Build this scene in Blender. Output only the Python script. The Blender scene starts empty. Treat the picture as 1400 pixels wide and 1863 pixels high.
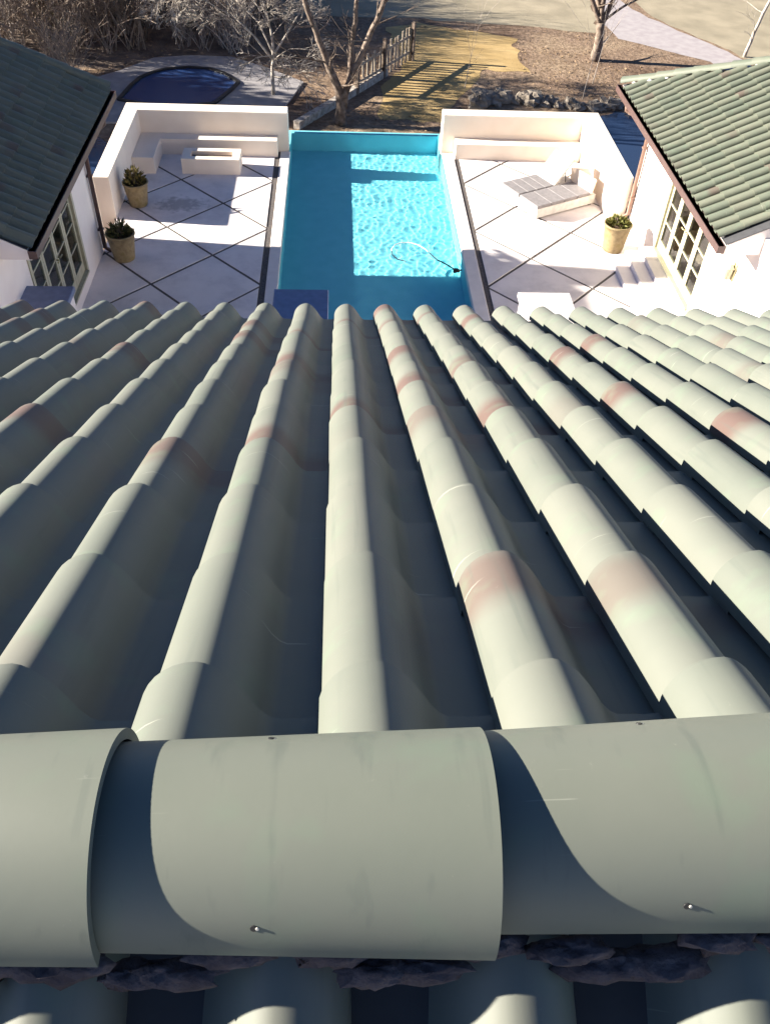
import bpy, math, random
from math import sin, cos, pi, radians, sqrt
from mathutils import Vector, Matrix, noise

random.seed(11)
S = bpy.context.scene
COL = S.collection
V = Vector

# ------------------------------------------------------------------ camera
CAM_Z = 9.0
TH, PS, RO = radians(45.7), radians(4.47), radians(3.16)
F = V((sin(PS) * cos(TH), cos(PS) * cos(TH), -sin(TH)))
R0 = V((cos(PS), -sin(PS), 0)); U0 = R0.cross(F)
R1 = R0 * cos(RO) + U0 * sin(RO); U1 = U0 * cos(RO) - R0 * sin(RO)
cam = bpy.data.cameras.new("camera"); camo = bpy.data.objects.new("camera", cam); COL.objects.link(camo)
camo.matrix_world = Matrix(((R1.x, U1.x, -F.x, 0), (R1.y, U1.y, -F.y, 0), (R1.z, U1.z, -F.z, CAM_Z), (0, 0, 0, 1)))
cam.sensor_fit = 'VERTICAL'; cam.sensor_height = 24.0; cam.lens = 24.0 * 1540 / 1863
cam.clip_start = 0.05; cam.clip_end = 2000
S.camera = camo

# ------------------------------------------------------------------ sky, sun, exposure
SUN_EL = radians(20.6)
to_sun = V((-cos(SUN_EL), 0.1 * cos(SUN_EL), sin(SUN_EL))).normalized()
w = bpy.data.worlds.new("World"); S.world = w; w.use_nodes = True
nt = w.node_tree; nt.nodes.clear()
sk = nt.nodes.new("ShaderNodeTexSky"); sk.sky_type = 'NISHITA'; sk.sun_disc = False
sk.sun_elevation = SUN_EL; sk.sun_rotation = radians(-84.3); sk.air_density = 0.45; sk.dust_density = 0.05; sk.ozone_density = 3.0
bg = nt.nodes.new("ShaderNodeBackground"); bg.inputs[1].default_value = 0.05
wo = nt.nodes.new("ShaderNodeOutputWorld")
nt.links.new(sk.outputs[0], bg.inputs[0]); nt.links.new(bg.outputs[0], wo.inputs[0])
sl = bpy.data.lights.new("sun", 'SUN'); sl.energy = 5.0; sl.angle = radians(0.53); sl.color = (1.0, 0.93, 0.80)
slo = bpy.data.objects.new("sun", sl); COL.objects.link(slo)
slo.rotation_euler = (-to_sun).to_track_quat('-Z', 'Y').to_euler()
slo.location = to_sun * 60
sl.cycles.is_caustics_light = True
S.view_settings.view_transform = 'Standard'; S.view_settings.look = 'None'
S.view_settings.gamma = 1.0; S.view_settings.use_curve_mapping = False
S.view_settings.exposure = 2.1
S.render.engine = 'CYCLES'
cy = S.cycles
cy.max_bounces = 10; cy.diffuse_bounces = 4; cy.glossy_bounces = 4; cy.transmission_bounces = 8; cy.transparent_max_bounces = 12
cy.caustics_refractive = True; cy.caustics_reflective = False; cy.use_denoising = True
cy.sample_clamp_indirect = 6.0

# ------------------------------------------------------------------ helpers
def link(o, parent=None):
    COL.objects.link(o)
    if parent: o.parent = parent
    return o

def tag(o, label=None, cat=None, group=None, kind=None):
    if label: o["label"] = label
    if cat: o["category"] = cat
    if group: o["group"] = group
    if kind: o["kind"] = kind
    return o

def thing(name, loc, label, cat, group=None):
    o = bpy.data.objects.new(name, None); o.empty_display_size = 0.1; o.location = loc
    link(o); o["_w"] = 1; del o["_w"]
    return tag(o, label, cat, group)

class MB:
    """collects geometry (world coordinates) and builds one mesh object"""
    def __init__(s): s.v = []; s.f = []; s.sm = []
    def face(s, pts, smooth=False):
        n = len(s.v); s.v += [tuple(p) for p in pts]; s.f.append(tuple(range(n, n + len(pts)))); s.sm.append(smooth); return s
    def box(s, x0, x1, y0, y1, z0, z1, bev=0.0):
        if bev:
            b = bev
            n = len(s.v)
            xs = (x0, x0 + b, x1 - b, x1); ys = (y0, y0 + b, y1 - b, y1)
            low = [(x0, y0, z0), (x1, y0, z0), (x1, y1, z0), (x0, y1, z0)]
            mid = [(x0, y0, z1 - b), (x1, y0, z1 - b), (x1, y1, z1 - b), (x0, y1, z1 - b)]
            top = [(x0 + b, y0 + b, z1), (x1 - b, y0 + b, z1), (x1 - b, y1 - b, z1), (x0 + b, y1 - b, z1)]
            s.v += low + mid + top
            fs = [(3, 2, 1, 0), (8, 9, 10, 11)]
            for i in range(4):
                j = (i + 1) % 4
                fs += [(i, j, 4 + j, 4 + i), (4 + i, 4 + j, 8 + j, 8 + i)]
            for q in fs: s.f.append(tuple(n + k for k in q)); s.sm.append(False)
            return s
        n = len(s.v)
        s.v += [(x, y, z) for z in (z0, z1) for (x, y) in ((x0, y0), (x1, y0), (x1, y1), (x0, y1))]
        for q in ((3, 2, 1, 0), (4, 5, 6, 7), (0, 1, 5, 4), (1, 2, 6, 5), (2, 3, 7, 6), (3, 0, 4, 7)):
            s.f.append(tuple(n + k for k in q)); s.sm.append(False)
        return s
    def obox(s, c, ax, ay, az):
        """oriented box: centre and three half-axis vectors"""
        c, ax, ay, az = V(c), V(ax), V(ay), V(az); n = len(s.v)
        for k in (-1, 1):
            for i, j in ((-1, -1), (1, -1), (1, 1), (-1, 1)): s.v.append(tuple(c + ax * i + ay * j + az * k))
        for q in ((3, 2, 1, 0), (4, 5, 6, 7), (0, 1, 5, 4), (1, 2, 6, 5), (2, 3, 7, 6), (3, 0, 4, 7)):
            s.f.append(tuple(n + k for k in q)); s.sm.append(False)
        return s
    def prism(s, poly, z0, z1, bev=0.0):
        n = len(s.v); m = len(poly)
        if bev:
            c = V((sum(p[0] for p in poly) / m, sum(p[1] for p in poly) / m))
            inn = []
            for p in poly:
                d = c - V(p[:2]); l = d.length or 1
                inn.append((p[0] + d.x / l * bev * 1.3, p[1] + d.y / l * bev * 1.3))
            s.v += [(p[0], p[1], z0) for p in poly] + [(p[0], p[1], z1 - bev) for p in poly] + [(p[0], p[1], z1) for p in inn]
            s.f.append(tuple(n + 2 * m + i for i in range(m))); s.sm.append(False)
            for i in range(m):
                j = (i + 1) % m
                s.f += [(n + i, n + j, n + m + j, n + m + i), (n + m + i, n + m + j, n + 2 * m + j, n + 2 * m + i)]; s.sm += [False, False]
            return s
        s.v += [(p[0], p[1], z0) for p in poly] + [(p[0], p[1], z1) for p in poly]
        s.f.append(tuple(n + m + i for i in range(m))); s.sm.append(False)
        s.f.append(tuple(n + i for i in reversed(range(m)))); s.sm.append(False)
        for i in range(m):
            j = (i + 1) % m
            s.f.append((n + i, n + j, n + m + j, n + m + i)); s.sm.append(False)
        return s
    def tube(s, pts, rad, k=6, cap=True):
        n0 = len(s.v); pts = [V(p) for p in pts]
        rs = rad if isinstance(rad, (list, tuple)) else [rad] * len(pts)
        prev = None
        for i, p in enumerate(pts):
            d = (pts[min(i + 1, len(pts) - 1)] - pts[max(i - 1, 0)])
            d = d.normalized() if d.length > 1e-9 else V((0, 0, 1))
            a = d.cross(V((0, 0, 1)) if abs(d.z) < 0.95 else V((1, 0, 0))) if prev is None else prev - d * prev.dot(d)
            if a.length < 1e-6: a = d.orthogonal()
            a.normalize(); b = d.cross(a); prev = a
            for j in range(k):
                t = 2 * pi * j / k; s.v.append(tuple(p + (a * cos(t) + b * sin(t)) * rs[i]))
        for i in range(len(pts) - 1):
            for j in range(k):
                jn = (j + 1) % k
                s.f.append((n0 + i * k + j, n0 + i * k + jn, n0 + (i + 1) * k + jn, n0 + (i + 1) * k + j)); s.sm.append(True)
        if cap:
            s.f.append(tuple(n0 + j for j in reversed(range(k)))); s.sm.append(False)
            s.f.append(tuple(n0 + (len(pts) - 1) * k + j for j in range(k))); s.sm.append(False)
        return s
    def lathe(s, c, prof, k=24):
        n = len(s.v); c = V(c)
        for r, z in prof:
            for j in range(k): t = 2 * pi * j / k; s.v.append((c.x + r * cos(t), c.y + r * sin(t), c.z + z))
        for i in range(len(prof) - 1):
            for j in range(k):
                jn = (j + 1) % k
                s.f.append((n + i * k + j, n + i * k + jn, n + (i + 1) * k + jn, n + (i + 1) * k + j)); s.sm.append(True)
        return s
    def build(s, name, mat, parent=None, origin=None):
        o = origin
        if o is None: o = parent.location if parent is not None else V((0, 0, 0))
        o = V(o)
        me = bpy.data.meshes.new(name)
        me.from_pydata([(x - o.x, y - o.y, z - o.z) for x, y, z in s.v], [], s.f)
        me.polygons.foreach_set("use_smooth", s.sm)
        me.materials.append(mat); me.update()
        ob = bpy.data.objects.new(name, me)
        if parent is None: ob.location = o
        return link(ob, parent)

# ------------------------------------------------------------------ materials
def mat(name):
    m = bpy.data.materials.new(name); m.use_nodes = True
    n = m.node_tree.nodes; b = n["Principled BSDF"]
    return m, m.node_tree, n, m.node_tree.links, b

def N(n, t, **k):
    x = n.new(t)
    for a, v in k.items(): setattr(x, a, v)
    return x

def ramp(n, stops):
    r = n.new("ShaderNodeValToRGB"); e = r.color_ramp.elements
    while len(e) < len(stops): e.new(0.5)
    for i, (p, c) in enumerate(stops): e[i].position = p; e[i].color = (*c, 1)
    return r

def surf(name, c1, c2, scale=6.0, rough=0.8, bump=0.15, bscale=60.0, detail=6, c3=None, spec=0.3, coord='Object', dist=0.01, lo=0.35, hi=0.65):
    """two or three colours mixed by noise, fine relief from another noise"""
    m, t, n, l, b = mat(name)
    tc = N(n, "ShaderNodeTexCoord"); nz = N(n, "ShaderNodeTexNoise"); nz.inputs["Scale"].default_value = scale; nz.inputs["Detail"].default_value = detail
    l.new(tc.outputs[coord], nz.inputs["Vector"])
    st = [(lo, c1), (hi, c2)] if c3 is None else [(lo, c1), (0.5 * (lo + hi), c2), (hi, c3)]
    r = ramp(n, st); l.new(nz.outputs["Fac"], r.inputs[0]); l.new(r.outputs[0], b.inputs["Base Color"])
    b.inputs["Roughness"].default_value = rough; b.inputs["Specular IOR Level"].default_value = spec
    if bump:
        n2 = N(n, "ShaderNodeTexNoise"); n2.inputs["Scale"].default_value = bscale; n2.inputs["Detail"].default_value = 4
        l.new(tc.outputs[coord], n2.inputs["Vector"])
        bp = N(n, "ShaderNodeBump"); bp.inputs["Strength"].default_value = bump; bp.inputs["Distance"].default_value = dist
        l.new(n2.outputs["Fac"], bp.inputs["Height"]); l.new(bp.outputs[0], b.inputs["Normal"])
    return m

def tile_material(name, flash=0.34, base_a=(0.114, 0.124, 0.105), base_b=(0.143, 0.147, 0.125)):
    """glazed clay: green body, some tiles with a red-brown kiln flash at one end, faint scratches"""
    m, t, n, l, b = mat(name)
    tc = N(n, "ShaderNodeTexCoord"); oi = N(n, "ShaderNodeObjectInfo")
    def math_(op, a, bb=None, cl=False):
        x = N(n, "ShaderNodeMath", operation=op); x.use_clamp = cl
        for i, q in enumerate((a, bb)):
            if q is None: continue
            if isinstance(q, (int, float)): x.inputs[i].default_value = q
            else: l.new(q, x.inputs[i])
        return x.outputs[0]
    rnd = oi.outputs["Random"]
    r1 = math_('FRACT', math_('MULTIPLY', rnd, 17.31)); r2 = math_('FRACT', math_('MULTIPLY', rnd, 71.73)); r3 = math_('FRACT', math_('MULTIPLY', rnd, 133.1))
    nz = N(n, "ShaderNodeTexNoise"); nz.inputs["Scale"].default_value = 5.0; nz.inputs["Detail"].default_value = 5
    off = N(n, "ShaderNodeVectorMath", operation='ADD'); l.new(tc.outputs["Object"], off.inputs[0])
    cmb = N(n, "ShaderNodeCombineXYZ"); l.new(math_('MULTIPLY', rnd, 50.0), cmb.inputs[0]); l.new(math_('MULTIPLY', r1, 30.0), cmb.inputs[1]); l.new(cmb.outputs[0], off.inputs[1])
    l.new(off.outputs[0], nz.inputs["Vector"])
    mixf = math_('ADD', math_('MULTIPLY', r1, 0.5), math_('MULTIPLY', math_('SUBTRACT', nz.outputs["Fac"], 0.22), 1.0))
    rb = ramp(n, [(0.15, base_a), (0.85, base_b)]); l.new(mixf, rb.inputs[0])
    # kiln flash
    sep = N(n, "ShaderNodeSeparateXYZ"); l.new(tc.outputs["Object"], sep.inputs[0])
    cen = math_('ADD', math_('MULTIPLY', math_('ROUND', r3), 0.27), math_('ADD', 0.11, math_('MULTIPLY', r1, 0.06)))
    dd = math_('ABSOLUTE', math_('SUBTRACT', math_('ADD', sep.outputs[1], math_('MULTIPLY', math_('SUBTRACT', nz.outputs["Fac"], 0.5), 0.10)), cen))
    mr = N(n, "ShaderNodeMapRange", interpolation_type='SMOOTHSTEP'); l.new(math_('DIVIDE', dd, math_('ADD', 0.7, r1)), mr.inputs[0])
    mr.inputs[1].default_value = 0.03; mr.inputs[2].default_value = 0.12; mr.inputs[3].default_value = 1.0; mr.inputs[4].default_value = 0.0
    amt = math_('MULTIPLY', math_('SUBTRACT', r2, 1.0 - flash), 5.0, True)
    fl = math_('MULTIPLY', mr.outputs[0], amt, True)
    mx = N(n, "ShaderNodeMix", data_type='RGBA'); l.new(fl, mx.inputs[0]); l.new(rb.outputs[0], mx.inputs[6]); mx.inputs[7].default_value = (0.105, 0.07, 0.06, 1)
    # pale scuffs and lime specks
    n3 = N(n, "ShaderNodeTexNoise"); n3.inputs["Scale"].default_value = 42.0; n3.inputs["Detail"].default_value = 8; n3.inputs["Roughness"].default_value = 0.75
    l.new(off.outputs[0], n3.inputs["Vector"])
    r4 = ramp(n, [(0.66, (0, 0, 0)), (0.78, (1, 1, 1))]); l.new(n3.outputs["Fac"], r4.inputs[0])
    mx2 = N(n, "ShaderNodeMix", data_type='RGBA'); l.new(math_('MULTIPLY', r4.outputs[0], 0.35), mx2.inputs[0]); l.new(mx.outputs[2], mx2.inputs[6]); mx2.inputs[7].default_value = (0.36, 0.35, 0.30, 1)
    cur = mx2.outputs[2]
    for ax, sc_, lo_, hi_, am, col in ((0, (3.5, 70, 3.5), 0.70, 0.74, 0.5, (0.34, 0.34, 0.29, 1)), (1, (46, 2.2, 20), 0.60, 0.75, 0.35, (0.07, 0.085, 0.075, 1)), (2, (9, 11, 9), 0.56, 0.72, 0.35, (0.13, 0.175, 0.125, 1))):
        mp = N(n, "ShaderNodeMapping"); mp.inputs["Scale"].default_value = sc_; mp.inputs["Rotation"].default_value = (0, 0, 0.5 if ax == 0 else 0.0); l.new(off.outputs[0], mp.inputs[0])
        q = N(n, "ShaderNodeTexNoise"); q.inputs["Scale"].default_value = 1.0; q.inputs["Detail"].default_value = 3; l.new(mp.outputs[0], q.inputs["Vector"])
        rr = N(n, "ShaderNodeMapRange"); l.new(q.outputs["Fac"], rr.inputs[0]); rr.inputs[1].default_value = lo_; rr.inputs[2].default_value = hi_; rr.inputs[4].default_value = am
        m3 = N(n, "ShaderNodeMix", data_type='RGBA'); l.new(rr.outputs[0], m3.inputs[0]); l.new(cur, m3.inputs[6]); m3.inputs[7].default_value = col; cur = m3.outputs[2]
    l.new(cur, b.inputs["Base Color"])
    b.inputs["Roughness"].default_value = 0.55; b.inputs["Specular IOR Level"].default_value = 0.35
    bp = N(n, "ShaderNodeBump"); bp.inputs["Strength"].default_value = 0.06; bp.inputs["Distance"].default_value = 0.0025
    l.new(n3.outputs["Fac"], bp.inputs["Height"]); l.new(bp.outputs[0], b.inputs["Normal"])
    return m

def plain(name, c, rough=0.6, metal=0.0, spec=0.4):
    return surf(name, tuple(x * 0.88 for x in c), tuple(min(1, x * 1.1) for x in c), 9.0, rough, 0.08, 80, spec=spec, dist=0.004)

M = {}
M['tile'] = tile_material("clay_tile")
M['ridge'] = tile_material("clay_ridge", flash=0.0, base_a=(0.118, 0.132, 0.107), base_b=(0.148, 0.155, 0.128))
M['wingtile'] = tile_material("clay_wing_tile", flash=0.16, base_a=(0.105, 0.12, 0.092), base_b=(0.15, 0.155, 0.118))
M['deck'] = plain("roof_underlay", (0.05, 0.05, 0.055), 0.9)
M['mortar'] = surf("roof_mortar", (0.05, 0.04, 0.046), (0.10, 0.082, 0.088), 30, 0.95, 0.8, 120, dist=0.006)
M['stucco'] = surf("white_stucco", (0.76, 0.695, 0.665), (0.80, 0.74, 0.705), 2.5, 0.9, 0.25, 90, dist=0.004)
M['cream'] = surf("cream_stucco", (0.80, 0.695, 0.59), (0.84, 0.74, 0.64), 2.2, 0.9, 0.25, 90, dist=0.004)
M['slab'] = None
M['joint'] = surf("joint_gravel", (0.08, 0.07, 0.068), (0.145, 0.125, 0.115), 40, 0.95, 0.6, 160)
M['coping'] = surf("pool_coping", (0.66, 0.61, 0.585), (0.72, 0.67, 0.64), 5, 0.8, 0.15, 70, dist=0.004)
M['gutter'] = plain("gutter_brown", (0.085, 0.05, 0.045), 0.45)
M['pipe'] = plain("downspout_brown", (0.20, 0.12, 0.09), 0.5)
M['frame'] = plain("door_frame_cream", (0.40, 0.375, 0.27), 0.5)
M['floor'] = surf("room_floor", (0.34, 0.27, 0.21), (0.44, 0.36, 0.28), 4, 0.6, 0.1)
M['room'] = plain("room_wall", (0.35, 0.31, 0.26), 0.9)
M['pot'] = surf("pot_clay", (0.20, 0.15, 0.08), (0.28, 0.215, 0.12), 7, 0.6, 0.25, 40, c3=(0.22, 0.17, 0.075))
M['soil'] = surf("pot_soil", (0.05, 0.03, 0.02), (0.11, 0.07, 0.045), 40, 1.0, 0.8, 90)
M['leaf'] = surf("pot_leaves", (0.05, 0.055, 0.018), (0.24, 0.18, 0.055), 3, 0.6, 0.0, lo=0.3, hi=0.7)
M['leafdark'] = surf("pot_leaves_dark", (0.035, 0.045, 0.018), (0.10, 0.10, 0.035), 3, 0.6, 0.0, lo=0.3, hi=0.7)
M['wicker'] = surf("lounger_fabric", (0.20, 0.185, 0.19), (0.25, 0.232, 0.235), 14, 0.9, 0.5, 220, dist=0.003)
M['whitepaint'] = plain("white_paint", (0.6, 0.57, 0.53), 0.55)
M['black'] = plain("black_plastic", (0.02, 0.02, 0.022), 0.4)
M['hose'] = plain("white_hose", (0.6, 0.62, 0.6), 0.5)
M['ember'] = surf("lava_gravel", (0.06, 0.04, 0.034), (0.14, 0.095, 0.07), 60, 1.0, 1.0, 90)
M['rock'] = surf("field_stone", (0.15, 0.125, 0.105), (0.34, 0.29, 0.24), 3, 0.95, 0.7, 14, dist=0.04)
M['wood'] = surf("fence_wood", (0.22, 0.17, 0.13), (0.45, 0.38, 0.30), 6, 0.9, 0.4, 40)
M['bark'] = surf("bark", (0.09, 0.065, 0.05), (0.24, 0.185, 0.15), 8, 0.95, 0.7, 26, dist=0.02)
M['palebark'] = surf("pale_bark", (0.26, 0.22, 0.19), (0.50, 0.45, 0.40), 8, 0.95, 0.5, 26)
M['twig'] = surf("brush_twig", (0.17, 0.13, 0.105), (0.42, 0.335, 0.27), 1.5, 0.95, 0.0)
M['twig2'] = surf("brush_twig_grey", (0.24, 0.205, 0.18), (0.5, 0.43, 0.385), 1.5, 0.95, 0.0)
M['evergreen'] = surf("evergreen_leaf", (0.03, 0.045, 0.016), (0.09, 0.105, 0.035), 1.2, 0.7, 0.0)
M['olive'] = surf("olive_leaf", (0.12, 0.12, 0.03), (0.26, 0.24, 0.06), 2, 0.7, 0.0)
M['thicketsoil'] = surf("thicket_soil", (0.085, 0.065, 0.055), (0.22, 0.165, 0.13), 1.2, 1.0, 0.8, 10, detail=9, dist=0.06)
M['litter'] = surf("dead_leaf", (0.16, 0.10, 0.055), (0.36, 0.25, 0.15), 2, 0.9, 0.0)
M['bluecap'] = plain("sky_blue_cap", (0.15, 0.185, 0.30), 0.4)  # blue-grey metal cap, with the blue sky reflection put into its colour
M['glint'] = plain("pale_glint", (0.45, 0.43, 0.38), 0.35)  # pale colour standing in for a glint at the screw holes
M['lantern'] = plain("lantern_brass", (0.40, 0.36, 0.2), 0.4)
M['concrete'] = surf("lower_deck_concrete", (0.24, 0.225, 0.235), (0.32, 0.30, 0.305), 2.5, 0.9, 0.3, 30)
M['drive'] = surf("driveway_gravel", (0.31, 0.275, 0.285), (0.37, 0.335, 0.34), 3, 0.95, 0.3, 40)

def slab_mat():
    """white concrete paving, faint grey mottling, some damp blotches"""
    m, t, n, l, b = mat("white_paving")
    ge = N(n, "ShaderNodeNewGeometry")
    n1 = N(n, "ShaderNodeTexNoise"); n1.inputs["Scale"].default_value = 1.3; n1.inputs["Detail"].default_value = 7; n1.inputs["Roughness"].default_value = 0.65
    l.new(ge.outputs["Position"], n1.inputs["Vector"])
    r1 = ramp(n, [(0.30, (0.57, 0.52, 0.515)), (0.52, (0.74, 0.68, 0.665)), (0.7, (0.79, 0.725, 0.705))]); l.new(n1.outputs["Fac"], r1.inputs[0])
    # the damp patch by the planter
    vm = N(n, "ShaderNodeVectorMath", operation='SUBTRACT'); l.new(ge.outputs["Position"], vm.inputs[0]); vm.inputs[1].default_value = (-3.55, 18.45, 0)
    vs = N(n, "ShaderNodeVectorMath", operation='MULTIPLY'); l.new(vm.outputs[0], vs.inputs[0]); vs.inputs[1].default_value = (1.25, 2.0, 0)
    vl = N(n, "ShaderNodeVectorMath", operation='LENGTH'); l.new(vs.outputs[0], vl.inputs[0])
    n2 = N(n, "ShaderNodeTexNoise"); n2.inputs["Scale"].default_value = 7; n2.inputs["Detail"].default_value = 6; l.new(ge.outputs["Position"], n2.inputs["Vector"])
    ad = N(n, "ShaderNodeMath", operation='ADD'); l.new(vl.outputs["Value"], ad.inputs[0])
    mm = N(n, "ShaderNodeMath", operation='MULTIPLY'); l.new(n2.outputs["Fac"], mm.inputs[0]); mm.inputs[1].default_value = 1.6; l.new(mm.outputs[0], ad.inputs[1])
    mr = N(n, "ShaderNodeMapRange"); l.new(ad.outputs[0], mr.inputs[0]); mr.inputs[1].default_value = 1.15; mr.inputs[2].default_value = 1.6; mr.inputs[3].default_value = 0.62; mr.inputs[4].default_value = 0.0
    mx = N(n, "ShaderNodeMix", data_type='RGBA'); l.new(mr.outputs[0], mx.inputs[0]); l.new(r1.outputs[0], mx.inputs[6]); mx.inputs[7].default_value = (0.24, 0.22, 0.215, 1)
    l.new(mx.outputs[2], b.inputs["Base Color"]); b.inputs["Roughness"].default_value = 0.85
    bp = N(n, "ShaderNodeBump"); bp.inputs["Strength"].default_value = 0.15; bp.inputs["Distance"].default_value = 0.005
    n4 = N(n, "ShaderNodeTexNoise"); n4.inputs["Scale"].default_value = 60; l.new(ge.outputs["Position"], n4.inputs["Vector"])
    l.new(n4.outputs["Fac"], bp.inputs["Height"]); l.new(bp.outputs[0], b.inputs["Normal"])
    return m
M['slab'] = slab_mat()

def ground_mat():
    m, t, n, l, b = mat("winter_ground")
    ge = N(n, "ShaderNodeNewGeometry")
    def nz(sc, d=6, ro=0.6):
        x = N(n, "ShaderNodeTexNoise"); x.inputs["Scale"].default_value = sc; x.inputs["Detail"].default_value = d; x.inputs["Roughness"].default_value = ro
        l.new(ge.outputs["Position"], x.inputs["Vector"]); return x.outputs["Fac"]
    a = ramp(n, [(0.32, (0.15, 0.105, 0.08)), (0.5, (0.25, 0.185, 0.14)), (0.66, (0.31, 0.24, 0.175))]); l.new(nz(0.35), a.inputs[0])
    c = ramp(n, [(0.35, (0.55, 0.5, 0.45)), (0.65, (1.15, 1.1, 1.05))]); l.new(nz(5.5, 8, 0.7), c.inputs[0])
    mx = N(n, "ShaderNodeMix", data_type='RGBA', blend_type='MULTIPLY'); mx.inputs[0].default_value = 1.0
    l.new(a.outputs[0], mx.inputs[6]); l.new(c.outputs[0], mx.inputs[7]); l.new(mx.outputs[2], b.inputs["Base Color"])
    b.inputs["Roughness"].default_value = 1.0; b.inputs["Specular IOR Level"].default_value = 0.1
    bp = N(n, "ShaderNodeBump"); bp.inputs["Strength"].default_value = 0.8; bp.inputs["Distance"].default_value = 0.06; l.new(nz(9, 6), bp.inputs["Height"]); l.new(bp.outputs[0], b.inputs["Normal"])
    return m
M['ground'] = ground_mat()

def lawn_mat(name, a, c):
    m = surf(name, a, c, 0.9, 1.0, 0.5, 45, detail=10, coord='Object', dist=0.03, spec=0.1); return m
M['gold'] = lawn_mat("dormant_lawn_gold", (0.34, 0.235, 0.105), (0.45, 0.32, 0.155))
M['greylawn'] = lawn_mat("dormant_lawn_grey", (0.26, 0.225, 0.165), (0.35, 0.30, 0.22))

def water_mat(name, c, rough=0.03):
    m, t, n, l, b = mat(name)
    b.inputs["Base Color"].default_value = (*c, 1); b.inputs["Roughness"].default_value = rough; b.inputs["IOR"].default_value = 1.33
    ge = N(n, "ShaderNodeNewGeometry"); nz = N(n, "ShaderNodeTexNoise"); nz.inputs["Scale"].default_value = 3; l.new(ge.outputs["Position"], nz.inputs["Vector"])
    bp = N(n, "ShaderNodeBump"); bp.inputs["Strength"].default_value = 0.15; bp.inputs["Distance"].default_value = 0.02; l.new(nz.outputs["Fac"], bp.inputs["Height"]); l.new(bp.outputs[0], b.inputs["Normal"])
    return m
M['darkwater'] = water_mat("dark_blue_water", (0.022, 0.05, 0.15), 0.25)
M['pondwater'] = water_mat("pond_water", (0.02, 0.035, 0.075), 0.12)
def glass_water():
    """clear pool water; the basin is built at its apparent depth, so the surface hardly bends the view"""
    m = bpy.data.materials.new("pool_water"); m.use_nodes = True; n = m.node_tree.nodes; n.clear(); l = m.node_tree.links
    g = n.new("ShaderNodeBsdfGlass"); g.inputs["IOR"].default_value = 1.04; g.inputs["Roughness"].default_value = 0.0; g.inputs["Color"].default_value = (0.86, 0.98, 1.0, 1)
    o = n.new("ShaderNodeOutputMaterial"); l.new(g.outputs[0], o.inputs[0]); return m
M['water'] = glass_water()
M['plaster'] = surf("pool_plaster", (0.165, 0.51, 0.60), (0.19, 0.55, 0.64), 3, 0.8, 0.0)
def pane_mat():
    m = bpy.data.materials.new("window_glass"); m.use_nodes = True; n = m.node_tree.nodes; n.clear(); l = m.node_tree.links
    tr = n.new("ShaderNodeBsdfTransparent"); tr.inputs[0].default_value = (0.86, 0.88, 0.86, 1)
    gl = n.new("ShaderNodeBsdfGlossy"); gl.inputs["Roughness"].default_value = 0.02
    lw = n.new("ShaderNodeLayerWeight"); lw.inputs[0].default_value = 0.3
    pw = n.new("ShaderNodeMath"); pw.operation = 'POWER'; pw.inputs[1].default_value = 3.0
    ml = n.new("ShaderNodeMath"); ml.operation = 'MULTIPLY_ADD'; ml.inputs[1].default_value = 0.6; ml.inputs[2].default_value = 0.04
    mx = n.new("ShaderNodeMixShader"); o = n.new("ShaderNodeOutputMaterial")
    l.new(lw.outputs["Facing"], pw.inputs[0]); l.new(pw.outputs[0], ml.inputs[0]); l.new(ml.outputs[0], mx.inputs[0])
    l.new(tr.outputs[0], mx.inputs[1]); l.new(gl.outputs[0], mx.inputs[2]); l.new(mx.outputs[0], o.inputs[0]); return m
M['glass'] = pane_mat()

# ================================================================== SETTING
GZ = -1.5
def sheet(name, poly, z, m, kind="structure"):
    c = (sum(p[0] for p in poly) / len(poly), sum(p[1] for p in poly) / len(poly), z)
    o = MB().face([(p[0], p[1], z) for p in poly]).build(name, m, None, c)
    return tag(o, kind=kind)

def wobble(poly, sub=5, amp=0.18, seed=0):
    out = []
    for i, p in enumerate(poly):
        q = poly[(i + 1) % len(poly)]
        for k in range(sub):
            t = k / sub; x = p[0] + (q[0] - p[0]) * t; y = p[1] + (q[1] - p[1]) * t
            out.append((x + amp * noise.noise(V((x * 1.7, y * 1.7, seed))), y + amp * noise.noise(V((x * 1.7, y * 1.7, seed + 9)))))
    return out

sheet("ground", [(-400, -200), (400, -200), (400, 700), (-400, 700)], GZ, M['ground'])
sheet("lawn", wobble([(1.3, 27.4), (1.48, 30.24), (2.3, 32.5), (2.2, 34.5), (1.9, 36.7), (3.16, 37.4), (5.49, 36.5), (6.81, 35.84), (6.75, 34), (6.7, 32.11), (5.21, 32.3), (5.0, 31.5), (3.9, 29.2), (3.3, 27.5)], 5, 0.3, 3), GZ + 0.004, M['gold'])
sheet("lawn_far", wobble([(-3, 37.9), (3.2, 37.9), (6.3, 37.5), (10.1, 36.9), (10.6, 38.5), (10.9, 41), (11.2, 60), (-6, 60), (-4, 45)], 4, 0.35, 5), GZ + 0.004, M['greylawn'])
sheet("lawn_right", wobble([(12.9, 39.7), (13.9, 37.5), (14.8, 35.9), (15.4, 34.3), (20, 33), (30, 36), (30, 60), (11.9, 60)], 4, 0.25, 6), GZ + 0.004, M['greylawn'])
sheet("driveway", wobble([(12.7, 39.6), (13.75, 37.4), (14.6, 35.85), (15.3, 34.1), (15.6, 32.5), (14.3, 32.6), (13.9, 33.8), (13.06, 34.5), (12.0, 35.35), (11.0, 36.2), (10.8, 38), (11.05, 41), (11.3, 60), (11.8, 60), (12.1, 42)], 4, 0.1, 7), GZ + 0.008, M['drive'])

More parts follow.
